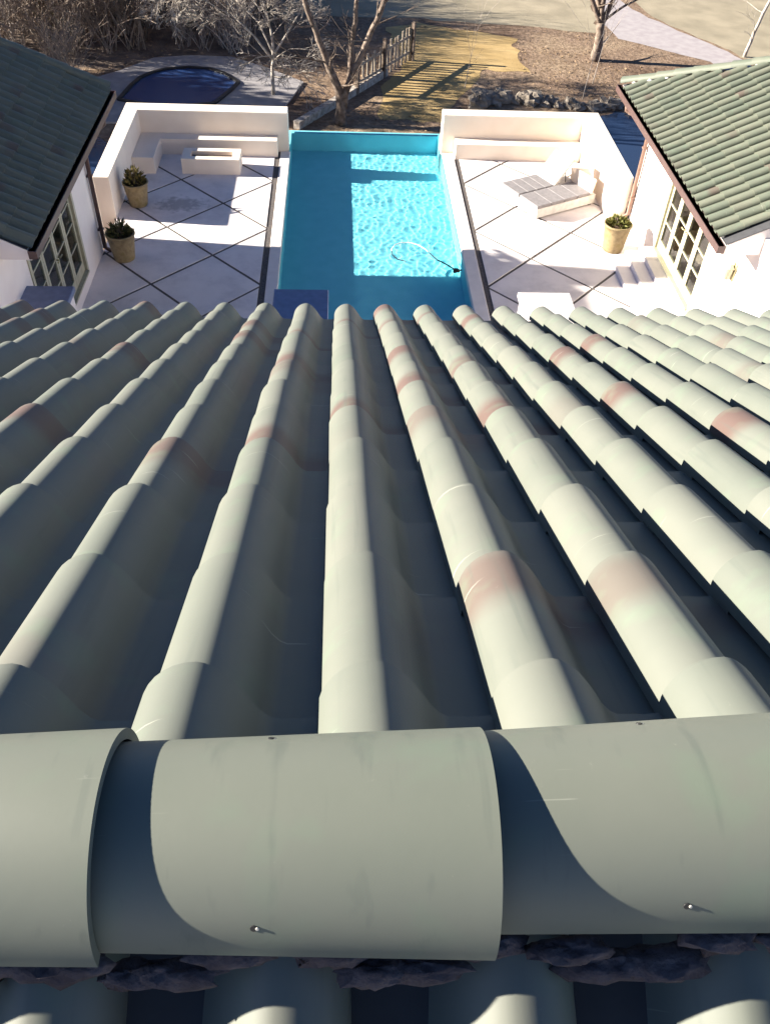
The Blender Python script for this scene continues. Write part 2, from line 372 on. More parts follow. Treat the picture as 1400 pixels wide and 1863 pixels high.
sheet("thicket_floor", wobble([(-16, 32.6), (-7.6, 31.2), (-6.5, 32.6), (-3.7, 32.9), (-2.7, 33.6), (-3.0, 38), (-5, 42), (-16, 44)], 5, .3, 8), GZ + 0.004, M['thicketsoil'])
# lower pool with its concrete surround
ldeck = [(-9.5, 28.2), (-8.2, 30.2), (-7.44, 31.02), (-6.46, 32.4), (-5.2, 32.75), (-3.81, 32.73), (-2.59, 31.82), (-1.18, 30.45), (-1.69, 28.3), (-1.9, 27.0), (-9.5, 26.5)]
o = MB().prism(ldeck, GZ - 0.1, GZ + 0.06).build("lower_deck", M['concrete'], None, (-4.5, 30, GZ)); tag(o, kind="structure")
lpool = [(-6.95, 28.4), (-6.77, 29.65), (-6.59, 30.36), (-6.24, 30.9), (-5.85, 31.25), (-5.13, 31.46), (-4.37, 31.36), (-3.88, 30.98), (-3.54, 30.48), (-3.33, 30.15), (-3.5, 29.5), (-3.93, 28.3), (-5.4, 27.8)]
sheet("lower_pool_water", lpool, GZ + 0.066, M['darkwater'])
mb = MB()
for i in range(len(lpool)):
    p, q = V(lpool[i]), V(lpool[(i + 1) % len(lpool)])
    d = (q - p); nn = V((d.y, -d.x)).normalized() * 0.06
    mid = (p + q) / 2
    mb.obox((mid.x, mid.y, GZ + 0.085), (d.x / 2 * 1.02, d.y / 2 * 1.02, 0), (nn.x, nn.y, 0), (0, 0, 0.035))
tag(mb.build("lower_pool_edge", M['black'], None, (-5, 30, GZ)), kind="structure")
sheet("pond_right", wobble([(7.0, 22.4), (8.5, 23.4), (9.6, 24.6), (10.2, 26.5), (9.97, 28.3), (9.2, 28.6), (8.5, 28.2), (7.6, 27), (6.9, 24.6)], 4, 0.15, 2), GZ + 0.01, M['pondwater'])
sheet("pond_left", wobble([(-7.6, 26.0), (-6.94, 25.6), (-6.5, 25.0), (-6.2, 23.4), (-6.6, 22.4), (-9, 22.4), (-9, 25.6)], 4, 0.1, 4), GZ + 0.01, M['pondwater'])

# ---- pool basin, water, copings
PX0, PX1, PY0, PY1, PD = -1.22, 2.64, 12.6, 22.72, -0.64
o = (MB().face([(PX0, PY0, PD), (PX1, PY0, PD), (PX1, PY1, PD), (PX0, PY1, PD)])
     .face([(PX0, PY0, PD), (PX0, PY1, PD), (PX0, PY1, -0.03), (PX0, PY0, -0.03)])
     .face([(PX1, PY1, PD), (PX1, PY0, PD), (PX1, PY0, -0.03), (PX1, PY1, -0.03)])
     .face([(PX1, PY0, PD), (PX0, PY0, PD), (PX0, PY0, -0.03), (PX1, PY0, -0.03)])
     .face([(PX0, PY1, PD), (PX1, PY1, PD), (PX1, PY1, -0.075), (PX0, PY1, -0.075)])).build("pool_basin", M['plaster'], None, (0.7, 17.5, PD))
tag(o, kind="structure"); o.cycles.is_caustics_receiver = True
# outer shell of the vanishing edge and side walls beyond the patio
o = MB().box(PX0 - 0.22, PX1 + 0.22, PY1 + 0.003, PY1 + 0.2, GZ - 0.2, -0.078).box(PX0 - 0.22, PX0 - 0.003, 21.9, PY1, GZ - 0.2, -0.02).box(PX1 + 0.003, PX1 + 0.22, 21.97, PY1, GZ - 0.2, -0.02).build("pool_edge_wall", M['plaster'], None, (0.7, PY1, -0.5))
tag(o, kind="structure")
# water as a rippled surface
nx, ny = 180, 480
mb = MB(); WZ = -0.055
vs = []
for j in range(ny + 1):
    for i in range(nx + 1):
        x = PX0 + 0.002 + (PX1 - PX0 - 0.004) * i / nx; y = PY0 + 0.002 + (PY1 + 0.12 - PY0) * j / ny
        hgt = 0.0050 * noise.noise(V((x * 4.2, y * 4.2, 0.3))) + 0.0034 * noise.noise(V((x * 9.0, y * 9.0, 5.3)))
        vs.append((x, y, WZ + hgt))
mb.v = vs
for j in range(ny):
    for i in range(nx):
        a = j * (nx + 1) + i; mb.f.append((a, a + 1, a + nx + 2, a + nx + 1)); mb.sm.append(True)
o = mb.build("pool_water", M['water'], None, (0.7, 17.5, WZ)); tag(o, kind="structure"); o.cycles.is_caustics_caster = True

# ---- patios: dark joint bed, white slabs cut on the diagonal, copings
def clip(poly, axis, val, keep_less):
    out = []
    for i in range(len(poly)):
        p, q = poly[i], poly[(i + 1) % len(poly)]
        a = (p[axis] - val) * (1 if keep_less else -1); b = (q[axis] - val) * (1 if keep_less else -1)
        if a <= 0: out.append(p)
        if (a < 0 < b) or (b < 0 < a):
            t = a / (a - b); out.append((p[0] + (q[0] - p[0]) * t, p[1] + (q[1] - p[1]) * t))
    return out

def patio(name, x0, x1, y0, y1, nx0, ny0, hx, hy, label):
    base = MB().box(x0, x1, y0, y1, GZ - 0.2, -0.012).build(name, M['joint'], None, ((x0 + x1) / 2, (y0 + y1) / 2, 0)); tag(base, kind="structure")
    rnd = random.Random(5)
    g = 0.028
    for i in range(-6, 7):
        for j in range(-8, 9):
            if (i + j) % 2: continue
            cx, cy_ = nx0 + i * hx, ny0 + j * hy + hy
            d = [(cx - hx + g * 1.45, cy_), (cx, cy_ - hy + g * 1.45), (cx + hx - g * 1.45, cy_), (cx, cy_ + hy - g * 1.45)]
            for ax, val, le in ((0, x0 + 0.012, False), (0, x1 - 0.012, True), (1, y0 + 0.012, False), (1, y1 - 0.012, True)):
                if d: d = clip(d, ax, val, le)
            if len(d) < 3: continue
            area = abs(sum(d[k][0] * d[(k + 1) % len(d)][1] - d[(k + 1) % len(d)][0] * d[k][1] for k in range(len(d)))) / 2
            if area < 0.02: continue
            sb = MB().prism(d, -0.018, 0.0 + rnd.uniform(-0.003, 0.003), 0.006).build("paving_slab", M['slab'], base)
    return base
patL = patio("patio_left", -4.86, -1.565, 9.0, 21.9, -3.7, 15.05, 1.09, 1.165, "")
patR = patio("patio_right", 3.02, 6.65, 9.0, 21.9, 4.08, 16.27, 1.085, 1.17, "")
for nm, a, b_, c, d in (("coping_left", PX0 - 0.225, PX0 + 0.012, 12.6, 21.4), ("coping_right", PX1 - 0.012, PX1 + 0.275, 12.6, 21.5)):
    o = MB().box(a, b_, c, d, -0.14, 0.006, 0.012).build(nm, M['coping'], None, ((a + b_) / 2, 17, 0)); tag(o, kind="structure")
for nm, a, b_ in (("drain_channel_left", -1.56, PX0 - 0.23), ("drain_channel_right", PX1 + 0.28, 3.015)):
    o = MB().box(a, b_, 12.6, 21.4, -0.4, -0.014).build(nm, M['joint'], None, ((a + b_) / 2, 17, 0)); tag(o, kind="structure")
o = MB().box(PX0 - 0.3, PX1 + 0.4, 9.0, 12.59, GZ, -0.01).build("terrace", M['coping'], None, (0.7, 10, 0)); tag(o, kind="structure")
o = MB().box(-30, 30, -30, 8.99, GZ - 0.2, -0.05).build("house_plinth", M['coping'], None, (0, 0, 0)); tag(o, kind="structure")

# ================================================================== ROOF TILES
def tile_mesh(name, L, P, a_top, a_bot, bh, th, m, seg=12):
    def prof(a):
        h2 = seg // 2; ar = a * 1.12
        pts = [(-a * cos(0.5 * pi * i / h2), 0.014 + bh * sin(0.5 * pi * i / h2)) for i in range(h2 + 1)]
        pts += [(ar * (i / h2), (0.014 + bh) * (1 - (i / h2) ** 1.72)) for i in range(1, h2)]
        pts += [(ar + 0.002, 0.006), (ar + 0.014, 0.0), (P - a - 0.02, -0.001), (P - a + 0.018, 0.003)]
        return pts
    def inset(pts):
        out = []
        for i, p in enumerate(pts):
            q0 = pts[max(i - 1, 0)]; q1 = pts[min(i + 1, len(pts) - 1)]
            d = V((q1[0] - q0[0], q1[1] - q0[1])).normalized(); out.append((p[0] + d.y * th, p[1] - d.x * th))
        return out
    A, B = prof(a_top), prof(a_bot); Ai, Bi = inset(A), inset(B)
    vs, fs, sm = [], [], []
    def grid(r0, r1, smooth, flip=False):
        n = len(vs); k = len(r0); vs.extend(r0); vs.extend(r1)
        for i in range(k - 1):
            q = (n + i, n + i + 1, n + k + i + 1, n + k + i)
            fs.append(q if flip else q[::-1]); sm.append(smooth)
    T = lambda pr, y: [(x, y, z) for x, z in pr]
    grid(T(A, 0), T(B, L), True); grid(T(Ai, 0), T(Bi, L), True, True)
    grid(T(B, L), T(Bi, L), False)                                   # butt end
    n = len(vs); vs.extend([(A[0][0], 0, A[0][1]), (B[0][0], L, B[0][1]), (Bi[0][0], L, Bi[0][1]), (Ai[0][0], 0, Ai[0][1])]); fs.append((n, n + 1, n + 2, n + 3)); sm.append(False)
    me = bpy.data.meshes.new(name); me.from_pydata(vs, [], fs); me.polygons.foreach_set("use_smooth", sm); me.materials.append(m); me.update()
    return me

TP, TE, TL = 0.2495, 0.4008, 0.475
LIFT = 0.021
ME_TILE = tile_mesh("roof_tile", TL, TP, 0.0795, 0.083, 0.084, 0.012, M['tile'], 16)
ME_WTILE = tile_mesh("wing_roof_tile", TL, TP, 0.0775, 0.0815, 0.066, 0.012, M['wingtile'], 8)

def tile_matrix(origin, down, nrm, rnd):
    e = LIFT / TL + rnd.uniform(-0.004, 0.004)
    d2 = (down * cos(e) + nrm * sin(e)); n2 = (nrm * cos(e) - down * sin(e))
    yaw = rnd.uniform(-0.007, 0.007); ac = d2.cross(n2)
    d3 = d2 * cos(yaw) + ac * sin(yaw); ac = d3.cross(n2)
    return Matrix(((ac.x, d3.x, n2.x, origin.x), (ac.y, d3.y, n2.y, origin.y), (ac.z, d3.z, n2.z, origin.z), (0, 0, 0, 1)))

def add_tiles(parent, me, spots, down, nrm, rnd, name="roof_tile"):
    for p in spots:
        o = bpy.data.objects.new(name, me); link(o, parent)
        o.matrix_local = Matrix.Translation(-parent.location) @ tile_matrix(p, down, nrm, rnd)

def join_tiles(parent, me, spots, down, nrm, rnd, m, name="roof_tile_field"):
    if not spots: return
    base_v = [v.co.copy() for v in me.vertices]; base_f = [tuple(p.vertices) for p in me.polygons]; base_s = [p.use_smooth for p in me.polygons]
    mb = MB()
    for p in spots:
        T = tile_matrix(p, down, nrm, rnd); n = len(mb.v)
        mb.v += [tuple(T @ v) for v in base_v]; mb.f += [tuple(n + i for i in f) for f in base_f]; mb.sm += base_s
    tag(mb.build(name, m, parent), kind="stuff")

# ---- main house
PHI = radians(25.6)
nrm = V((0, sin(PHI), cos(PHI))); down = V((0, cos(PHI), -sin(PHI)))
foot = V((0, 0, CAM_Z)) - nrm * (0.62 + 0.107)
YR = 0.392
house = thing("house", (0, 0, 0), "two-storey house under a green clay barrel tile roof", "house")
rnd = random.Random(3)
near, far_, top = [], [], []
for k in range(12):
    s_low = 1.048 + TE * k
    for c in range(-26, 30):
        x = 0.052 + TP * c
        p = foot + down * (s_low - TL) + V((x + rnd.uniform(-0.0025, 0.0025), 0, 0))
        if k == 0: top.append(foot + down * 0.83 + V((x, 0, 0))); continue
        lo_, hi_ = -0.30 - 0.33 * s_low, 0.42 + 0.44 * s_low
        (near if lo_ - 0.2 < x < hi_ + 0.2 else far_).append(p)
print("main tiles", len(near), len(far_))
ME_SHORT = tile_mesh("roof_tile_cut", 0.218, TP, 0.0815, 0.083, 0.084, 0.012, M['tile'], 16)
for p in top:
    o = bpy.data.objects.new("roof_tile", ME_SHORT); link(o, house); e = 0.055 + rnd.uniform(-.004, .004)
    d2 = down * cos(e) + nrm * sin(e); n2 = nrm * cos(e) - down * sin(e); q = p + nrm * 0.013
    o.matrix_local = Matrix(((1, d2.x, n2.x, q.x), (0, d2.y, n2.y, q.y), (0, d2.z, n2.z, q.z), (0, 0, 0, 1)))
add_tiles(house, ME_TILE, near, down, nrm, rnd)
join_tiles(house, ME_TILE, far_, down, nrm, rnd, M['tile'])
ridge_pt = foot + down * ((YR + foot.y * -1) / cos(PHI))
zr = (foot + down * ((YR - foot.y) / cos(PHI))).z
eave = foot + down * (1.048 + TE * 11 - 0.03)
mb = MB()
for sgn in (1, -1):
    ey = YR + sgn * (eave.y - YR)
    a = [(-8, YR, zr - 0.02), (9, YR, zr - 0.02), (9, ey, eave.z - 0.02), (-8, ey, eave.z - 0.02)]
    mb.face(a if sgn < 0 else a[::-1])
    mb.face([(-8, YR, zr - 0.2), (-8, ey, eave.z - 0.2), (9, ey, eave.z - 0.2), (9, YR, zr - 0.2)])
    mb.face([(-8, ey, eave.z - 0.2), (-8, ey, eave.z - 0.02), (9, ey, eave.z - 0.02), (9, ey, eave.z - 0.2)])
mb.build("roof_deck", M['deck'], house)
wy = eave.y - 0.7
MB().box(-7.6, 8.6, YR - (wy - YR), wy, -0.06, eave.z - 0.1).build("wall", M['stucco'], house)
# back slope, only the first courses show
nb = V((0, -sin(PHI), cos(PHI))); db = V((0, -cos(PHI), -sin(PHI)))
ftb = V((0, 2 * YR - foot.y, foot.z - 0.04))
spots, rest = [], []
for k in range(12):
    for c in range(-10, 12):
        x = -0.065 + TP * c
        p = ftb + db * (0.815 + TE * k) + V((x + rnd.uniform(-0.003, 0.003), 0, 0))
        (spots if k < 2 and -4 <= c <= 4 else rest).append(p)
add_tiles(house, ME_TILE, spots, db, nb, rnd); join_tiles(house, ME_TILE, rest, db, nb, rnd, M['tile'], "back_tile_field")

# ridge tiles: tapered half barrels, the wide right end riding over the next one
def ridge_mesh(L, a0, b0, a1, b1, th, m, seg=48):
    vs, fs, sm = [], [], []
    def ring(x, a, b, t): return [(x, (a - t) * cos(pi * i / seg) , (b - t) * sin(pi * i / seg)) for i in range(seg + 1)]
    def grid(r0, r1, smooth, flip=False):
        n = len(vs); k = len(r0); vs.extend(r0); vs.extend(r1)
        for i in range(k - 1):
            q = (n + i, n + i + 1, n + k + i + 1, n + k + i); fs.append(q if not flip else q[::-1]); sm.append(smooth)
    grid(ring(0, a0, b0, 0), ring(L, a1, b1, 0), True, True); grid(ring(0, a0, b0, th), ring(L, a1, b1, th), True)
    grid(ring(L, a1, b1, 0), ring(L, a1, b1, th), False, True); grid(ring(0, a0, b0, 0), ring(0, a0, b0, th), False)
    for yy in (0, seg):
        s_ = 1 if yy == 0 else -1
        n = len(vs); vs.extend([(0, s_ * a0, 0), (L, s_ * a1, 0), (L, s_ * (a1 - th), 0), (0, s_ * (a0 - th), 0)]); fs.append((n, n + 1, n + 2, n + 3)); sm.append(False)
    me = bpy.data.meshes.new("ridge_tile"); me.from_pydata(vs, [], fs); me.polygons.foreach_set("use_smooth", sm); me.materials.append(m); me.update(); return me
RL, RE = 0.455, 0.393
ME_RIDGE = ridge_mesh(RL, 0.107, 0.100, 0.122, 0.121, 0.012, M['ridge'])
def screw_mesh():
    mb = MB().lathe((0, 0, 0), [(0.0, 0.0004), (0.0036, 0.0004), (0.0038, -0.002)], 10)
    me = bpy.data.meshes.new("screw_hole"); me.from_pydata(mb.v, [], mb.f); me.materials.append(M['black']); return me
ME_SCREW = screw_mesh()
def speck_mesh():
    mb = MB().lathe((0, 0, 0), [(0.0, 0.0004), (0.0016, 0.0003), (0.002, -0.001)], 8)  # small pale disc, a painted glint beside each screw hole
    me = bpy.data.meshes.new("screw_glint"); me.from_pydata(mb.v, [], mb.f); me.materials.append(M['glint']); return me
ME_GLINT = speck_mesh()
RB = 8.082
for k in range(-18, 22):
    xr = 0.158 + RE * k
    o = bpy.data.objects.new("ridge_tile", ME_RIDGE); link(o, house)
    T = Matrix.Translation((xr - RL, YR, RB)) @ Matrix.Rotation(rnd.uniform(-0.012, 0.012), 4, 'Z') @ Matrix.Rotation(-0.006, 4, 'Y')
    if k == 1: T = Matrix.Translation((xr - RL, YR + 0.006, RB - 0.002)) @ Matrix.Rotation(0.012, 4, 'Z')
    if k == 0: T = Matrix.Translation((xr - RL, YR, RB)) @ Matrix.Rotation(-0.012, 4, 'Z')
    o.matrix_local = T
    if -1 <= k <= 1:
        for yy, t in ((1, 0.60), (-1, 0.70)):
            lx = {0: 0.222, 1: 0.245, -1: 0.2}[k] + (0.006 if yy < 0 else 0) * (1 if k else -1)
            fr = lx / RL; a = 0.106 + 0.018 * fr; b = 0.098 + 0.026 * fr
            ang = 0.235 * pi if yy > 0 else 0.86 * pi
            pt = V((lx, a * cos(ang), b * sin(ang))); nn = V((0, cos(ang) / a, sin(ang) / b)).normalized()
            q = nn.to_track_quat('Z', 'X').to_matrix().to_4x4()
            sc = bpy.data.objects.new("screw_hole", ME_SCREW); link(sc, o); sc.matrix_local = Matrix.Translation(pt) @ q
            ch = bpy.data.objects.new("screw_glint", ME_GLINT); link(ch, o); ch.matrix_local = Matrix.Translation(pt + V((0.0035, -0.001, 0.0006))) @ q
# mortar squeezed out under the near edge of the ridge tiles
def lump(rx, ry, rz, seed, su=14, sv=8, amp=0.75):
    mb = MB()
    for i in range(sv + 1):
        th = pi * i / sv
        for j in range(su):
            ph = 2 * pi * j / su
            d = V((sin(th) * cos(ph), sin(th) * sin(ph), cos(th)))
            k = 1 + amp * noise.noise(d * 2.1 + V((seed, 0, 0))) + 0.3 * noise.noise(d * 5 + V((seed, 3, 0)))
            mb.v.append((d.x * rx * k, d.y * ry * k, d.z * rz * k))
    for i in range(sv):
        for j in range(su):
            mb.f.append((i * su + j, i * su + (j + 1) % su, (i + 1) * su + (j + 1) % su, (i + 1) * su + j)); mb.sm.append(True)
    return mb
rm = random.Random(41)
for i, vx in enumerate((-0.69, -0.44, -0.19, 0.06, 0.31, 0.56)):
    for j in range(4):
        x = vx + (-0.075, -0.02, 0.035, 0.09)[j] + rm.uniform(-.015, .015); y = YR - 0.104 + rm.uniform(-.008, .004) - (0.012 if j in (1, 2) else 0); z = RB - 0.03 - (0.032 if j in (1, 2) else 0.0) + rm.uniform(-.006, .004)
        mb = lump(rm.uniform(.034, .052), rm.uniform(.014, .02), rm.uniform(.012, .02), i * 3.7 + j, 16, 10, 0.45); mb.v = [(a + x, b + y, c + z) for a, b, c in mb.v]; mb.build("mortar", M['mortar'], house)

# ================================================================== WINGS
def wing(label, side, xw, xe, ze, yn, yf, yr_end, wall_far, wall_near, door_y, label_d, hip_name="hip_tile"):
    """side=-1: wing on the left, its slope facing +X; side=+1: the mirror"""
    t = thing("garden_wing", (xw, (wall_near + wall_far) / 2, 0), label, "house", None)
    s = side; W = 4.6; p = 0.5; xr = xe + s * W; zrid = ze + p * W
    x_out = xw + s * 8.3
    def bx(mb, xa, xb, *r): return mb.box(min(xa, xb), max(xa, xb), *r)
    dy0, dy1 = door_y; z0, z1 = 0.30, 2.32
    # front wall around the door opening, the other walls, the room inside
    mb = MB()
    bx(mb, xw, xw + s * 0.22, wall_near, dy0, GZ, ze + 0.12); bx(mb, xw, xw + s * 0.22, dy1, wall_far, GZ, ze + 0.12)
    bx(mb, xw, xw + s * 0.22, dy0, dy1, z1, ze + 0.12); bx(mb, xw, xw + s * 0.22, dy0, dy1, GZ, z0)
    bx(mb, xw + s * 0.221, x_out, wall_far - 0.22, wall_far - 0.001, GZ, ze + 0.11); bx(mb, xw + s * 0.221, x_out, wall_near + 0.001, wall_near + 0.22, GZ, ze + 0.11)
    bx(mb, x_out, x_out + s * 0.22, wall_near, wall_far, GZ, ze + 0.12)
    mb.build("wall", M['stucco'], t)
    mb = MB(); bx(mb, xw + s * 0.225, x_out - s * 0.01, wall_near + 0.23, wall_far - 0.23, 0.1, z0 - 0.01); mb.build("room_floor", M['floor'], t)
    mb = MB(); bx(mb, xw + s * 3.4, xw + s * 3.5, wall_near + 0.23, wall_far - 0.23, z0, ze); mb.build("room_wall", M['room'], t)
    mb = MB(); bx(mb, xw + s * 0.23, x_out - s * 0.02, wall_near + 0.23, wall_far - 0.23, ze - 0.05, ze + 0.02); mb.build("room_ceiling", M['room'], t)
    # roof deck: slope towards the pool, hip end, outer slope
    xo = xe + 2 * s * W
    def P(x, y): return (x, y, ze + p * min(abs(x - xe), abs(xo - x)))
    E0, E1 = (xe, yn, ze), (xe, yf, ze); Rn, Rf = (xr, yn, zrid), (xr, yr_end, zrid); O0, O1 = (xo, yn, ze), (xo, yf, ze)
    mb = MB(); dz = -0.16
    for f in ([E0, E1, Rf, Rn], [E1, O1, Rf], [O1, O0, Rn, Rf]): mb.face(f)
    lowr = lambda q: (q[0], q[1], q[2] + dz)
    mb.build("roof_deck", M['deck'], t)
    mb = MB(); nd = lambda q: (q[0], q[1], q[2] - 0.012)
    mb.face([lowr(q) for q in (E0, E1, O1, O0)])
    for a, b in ((E0, E1), (E1, O1), (O1, O0), (O0, E0)): mb.face([nd(a), nd(b), lowr(b), lowr(a)])
    mb.face([nd(E0), nd(Rn), nd(O0)]); mb.build("soffit", M['stucco'], t)
    # tiles
    an = math.atan(p); down = V((-s * cos(an), 0, -sin(an))); nrm = V((-s * sin(an), 0, cos(an)))
    rnd = random.Random(21 + s); near, rest = [], []
    nco = int(W / cos(an) / TE) + 1
    for k in range(nco):
        sl = W / cos(an) + 0.05 - TE * k           # distance of the butt end below the ridge
        for c in range(int((yf - yn) / TP) + 1):
            y = yf - 0.14 - TP * c
            mid = sl - TL * 0.5; xm = xr - s * mid * cos(an)
            ylim = yr_end + (yf - yr_end) * (abs(xm - xr) / W)
            if y > ylim - 0.02 or y < yn + 0.05 or sl < 0.3: continue
            o0 = V((xr, y, zrid)) + down * (sl - TL) + nrm * 0.012
            (near if k < 7 else rest).append(o0)
    print("wing tiles", len(near), len(rest))
    add_tiles(t, ME_WTILE, near, down, nrm, rnd); join_tiles(t, ME_WTILE, rest, down, nrm, rnd, M['wingtile'])
    # outer slope as one field
    down2 = V((s * cos(an), 0, -sin(an))); nrm2 = V((s * sin(an), 0, cos(an))); rest = []
    for k in range(nco):
        sl = W / cos(an) + 0.05 - TE * k
        for c in range(int((yf - yn) / TP)):
            y = yf - 0.2 - TP * c; mid = sl - TL * .5
            if y > yr_end + (yf - yr_end) * (mid * cos(an) / W) - 0.02 or sl < 0.3: continue
            rest.append(V((xr, y, zrid)) + down2 * (sl - TL) + nrm2 * 0.012)
    join_tiles(t, ME_WTILE, rest, down2, nrm2, rnd, M['wingtile'], "outer_tile_field")
    # hip tiles: small half barrels from the eave corner up to the ridge end, then along the ridge
    me = ridge_mesh(0.45, 0.10, 0.085, 0.12, 0.105, 0.014, M['wingtile'], 10)
    def row(a, b, lift=0.05):
        a, b = V(a), V(b); L = (b - a).length; d = (b - a) / L
        side_ = d.cross(V((0, 0, 1))).normalized(); up = side_.cross(d)
        n = int(L / 0.39)
        for i in range(n):
            q = a + d * (0.45 + 0.39 * i) + up * (lift + rnd.uniform(-0.006, 0.006)); dd = -d
            yy = up.cross(dd); o = bpy.data.objects.new(hip_name, me); link(o, t)
            o.matrix_local = Matrix.Translation(-t.location) @ Matrix(((dd.x, yy.x, up.x, q.x), (dd.y, yy.y, up.y, q.y), (dd.z, yy.z, up.z, q.z), (0, 0, 0, 1)))
    row(E1, Rf); row(O1, Rf); row(Rf, Rn)
    # mortar bed pieces where the tile columns meet the hip
    for i in range(18 if s > 0 else 0):
        f = (i + 0.6) / 18; q = V(E1).lerp(V(Rf), f) + V((-s * 0.0, -0.11, 0.05))
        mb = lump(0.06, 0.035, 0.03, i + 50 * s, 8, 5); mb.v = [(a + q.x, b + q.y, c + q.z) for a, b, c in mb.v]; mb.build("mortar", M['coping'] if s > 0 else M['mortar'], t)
    # gutter, downspout
    g0, g1 = xe - s * 0.02, xe - s * 0.13
    mb = MB(); yy0, yy1 = yn - 0.03, yf + 0.03; zt = ze - 0.015
    bx(mb, g0, g0 + s * 0.012, yy0, yy1, zt - 0.12, zt); bx(mb, g1, g1 + s * 0.012, yy0, yy1, zt - 0.12, zt); bx(mb, g1 + s * 0.012, g0, yy0, yy1, zt - 0.12, zt - 0.108)
    bx(mb, g1 + s * 0.012, g0, yy0, yy0 + 0.012, zt - 0.108, zt); bx(mb, g1 + s * 0.012, g0, yy1 - 0.012, yy1, zt - 0.108, zt)
    gut = mb.build("gutter", M['gutter'], t)
    mb = MB(); mb.box(min(g0, xe + s * 0.05), max(g0, xe + s * 0.05), yn + 0.02, yf - 0.02, ze - 0.18, ze - 0.02); mb.build("fascia", M['whitepaint'], t)
    xd, yd = xw - s * 0.065, wall_far - 0.08
    mb = MB().tube([((g0 + g1) / 2, yd, zt - 0.115), ((g0 + g1) / 2, yd, zt - 0.2), (xd, yd, zt - 0.55), (xd, yd, 0.12), (xd - s * 0.12, yd, 0.04)], 0.045, 8)
    for zz in (0.5, 1.6): bx(mb, xd - s * 0.05, xw - s * 0.001, yd - 0.055, yd + 0.055, zz, zz + 0.03)
    mb.build("downspout", M['pipe'] if s > 0 else M['gutter'], t)
    # french doors: outer frame, four leaves of four panes
    fx0, fx1 = xw - s * 0.02, xw + s * 0.12
    mb = MB()
    bx(mb, fx0, fx1, dy0 + 0.001, dy0 + 0.09, z0, z1 - 0.001); bx(mb, fx0, fx1, dy1 - 0.09, dy1 - 0.001, z0, z1 - 0.001); bx(mb, fx0, fx1, dy0 + 0.09, dy1 - 0.09, z1 - 0.09, z1 - 0.001); bx(mb, fx0 - s * 0.03, fx1, dy0 + 0.09, dy1 - 0.09, z0 - 0.0, z0 + 0.04)
    mb.build("door_frame", M['frame'], t)
    lw = (dy1 - dy0 - 0.18) / 4
    for i in range(4):
        a, b = dy0 + 0.09 + lw * i + 0.004, dy0 + 0.09 + lw * (i + 1) - 0.004; zb, ztp = z0 + 0.045, z1 - 0.095
        x0, x1 = xw + s * 0.03, xw + s * 0.075; st = 0.085
        mb = MB()
        bx(mb, x0, x1, a, a + st, zb, ztp); bx(mb, x0, x1, b - st, b, zb, ztp); bx(mb, x0, x1, a + st, b - st, zb, zb + 0.2); bx(mb, x0, x1, a + st, b - st, ztp - 0.1, ztp)
        zs = [zb + 0.2 + (ztp - 0.1 - zb - 0.2) * j / 4 for j in range(5)]
        for j in range(1, 4): bx(mb, x0 + s * 0.004, x1 - s * 0.004, a + st, b - st, zs[j] - 0.014, zs[j] + 0.014)
        leaf = mb.build("door", M['frame'], t)
        for j in range(4):
            mp = MB(); bx(mp, xw + s * 0.048, xw + s * 0.054, a + st, b - st, zs[j] + (0.014 if j else 0), zs[j + 1] - (0.014 if j < 3 else 0)); mp.build("pane", M['glass'], leaf, t.location)
        if i in (1, 2):
            yy = b - 0.045 if i == 1 else a + 0.045
            MB().tube([(xw - s * 0.0 + s * 0.03, yy, 1.32), (xw - s * 0.02, yy, 1.32), (xw - s * 0.02, yy + (-0.1 if i == 1 else 0.1), 1.32)], 0.011, 6).build("handle", M['lantern'], leaf, t.location)
    return t

wl = wing("white garden wing with a shaded green hip roof and dark brown gutter", -1, -4.85, -4.4, 2.82, 11.2, 17.3, 16.35, 16.32, 6.0, (12.2, 15.05), "")
wr = wing("sunlit white garden wing with a pale green hip roof and entrance steps", 1, 6.66, 6.07, 2.62, 12.05, 18.95, 14.9, 18.22, 6.0, (13.75, 16.3), "")
# chimney at the far end of the left wing
c = MB().box(-9.35, -8.65, 16.62, 17.32, GZ, 5.95).box(-9.43, -8.57, 16.54, 17.40, 5.951, 6.06); c.build("chimney", M['stucco'], wl)
# wall lantern by the right doors
t = thing("wall_lantern", (6.6, 12.62, 1.72), "small cream wall lantern beside the sunlit french doors", "lamp")
MB().box(6.63, 6.658, 12.56, 12.68, 1.68, 1.98).build("back_plate", M['lantern'], t)
MB().lathe((6.56, 12.62, 1.70), [(0.0, 0), (0.05, 0.0), (0.075, 0.2), (0.09, 0.21), (0.0, 0.29)], 6).build("lantern_body", M['frame'], t)
MB().tube([(6.56, 12.62, 1.98), (6.60, 12.62, 2.03), (6.64, 12.62, 1.95)], 0.01, 6).build("bracket", M['lantern'], t)
# steps up to the right doors
t = thing("entrance_steps", (6.2, 14.4, 0), "white masonry steps rising to the sunlit french doors", "steps")
for i, (xa, zt_) in enumerate(((5.79, 0.105), (6.08, 0.205), (6.36, 0.30))):
    xb = (6.079, 6.359, 6.657)[i]
    MB().box(xa, xb, 12.4, 16.32, -0.02, zt_, 0.006).build("step", M['slab'], t)

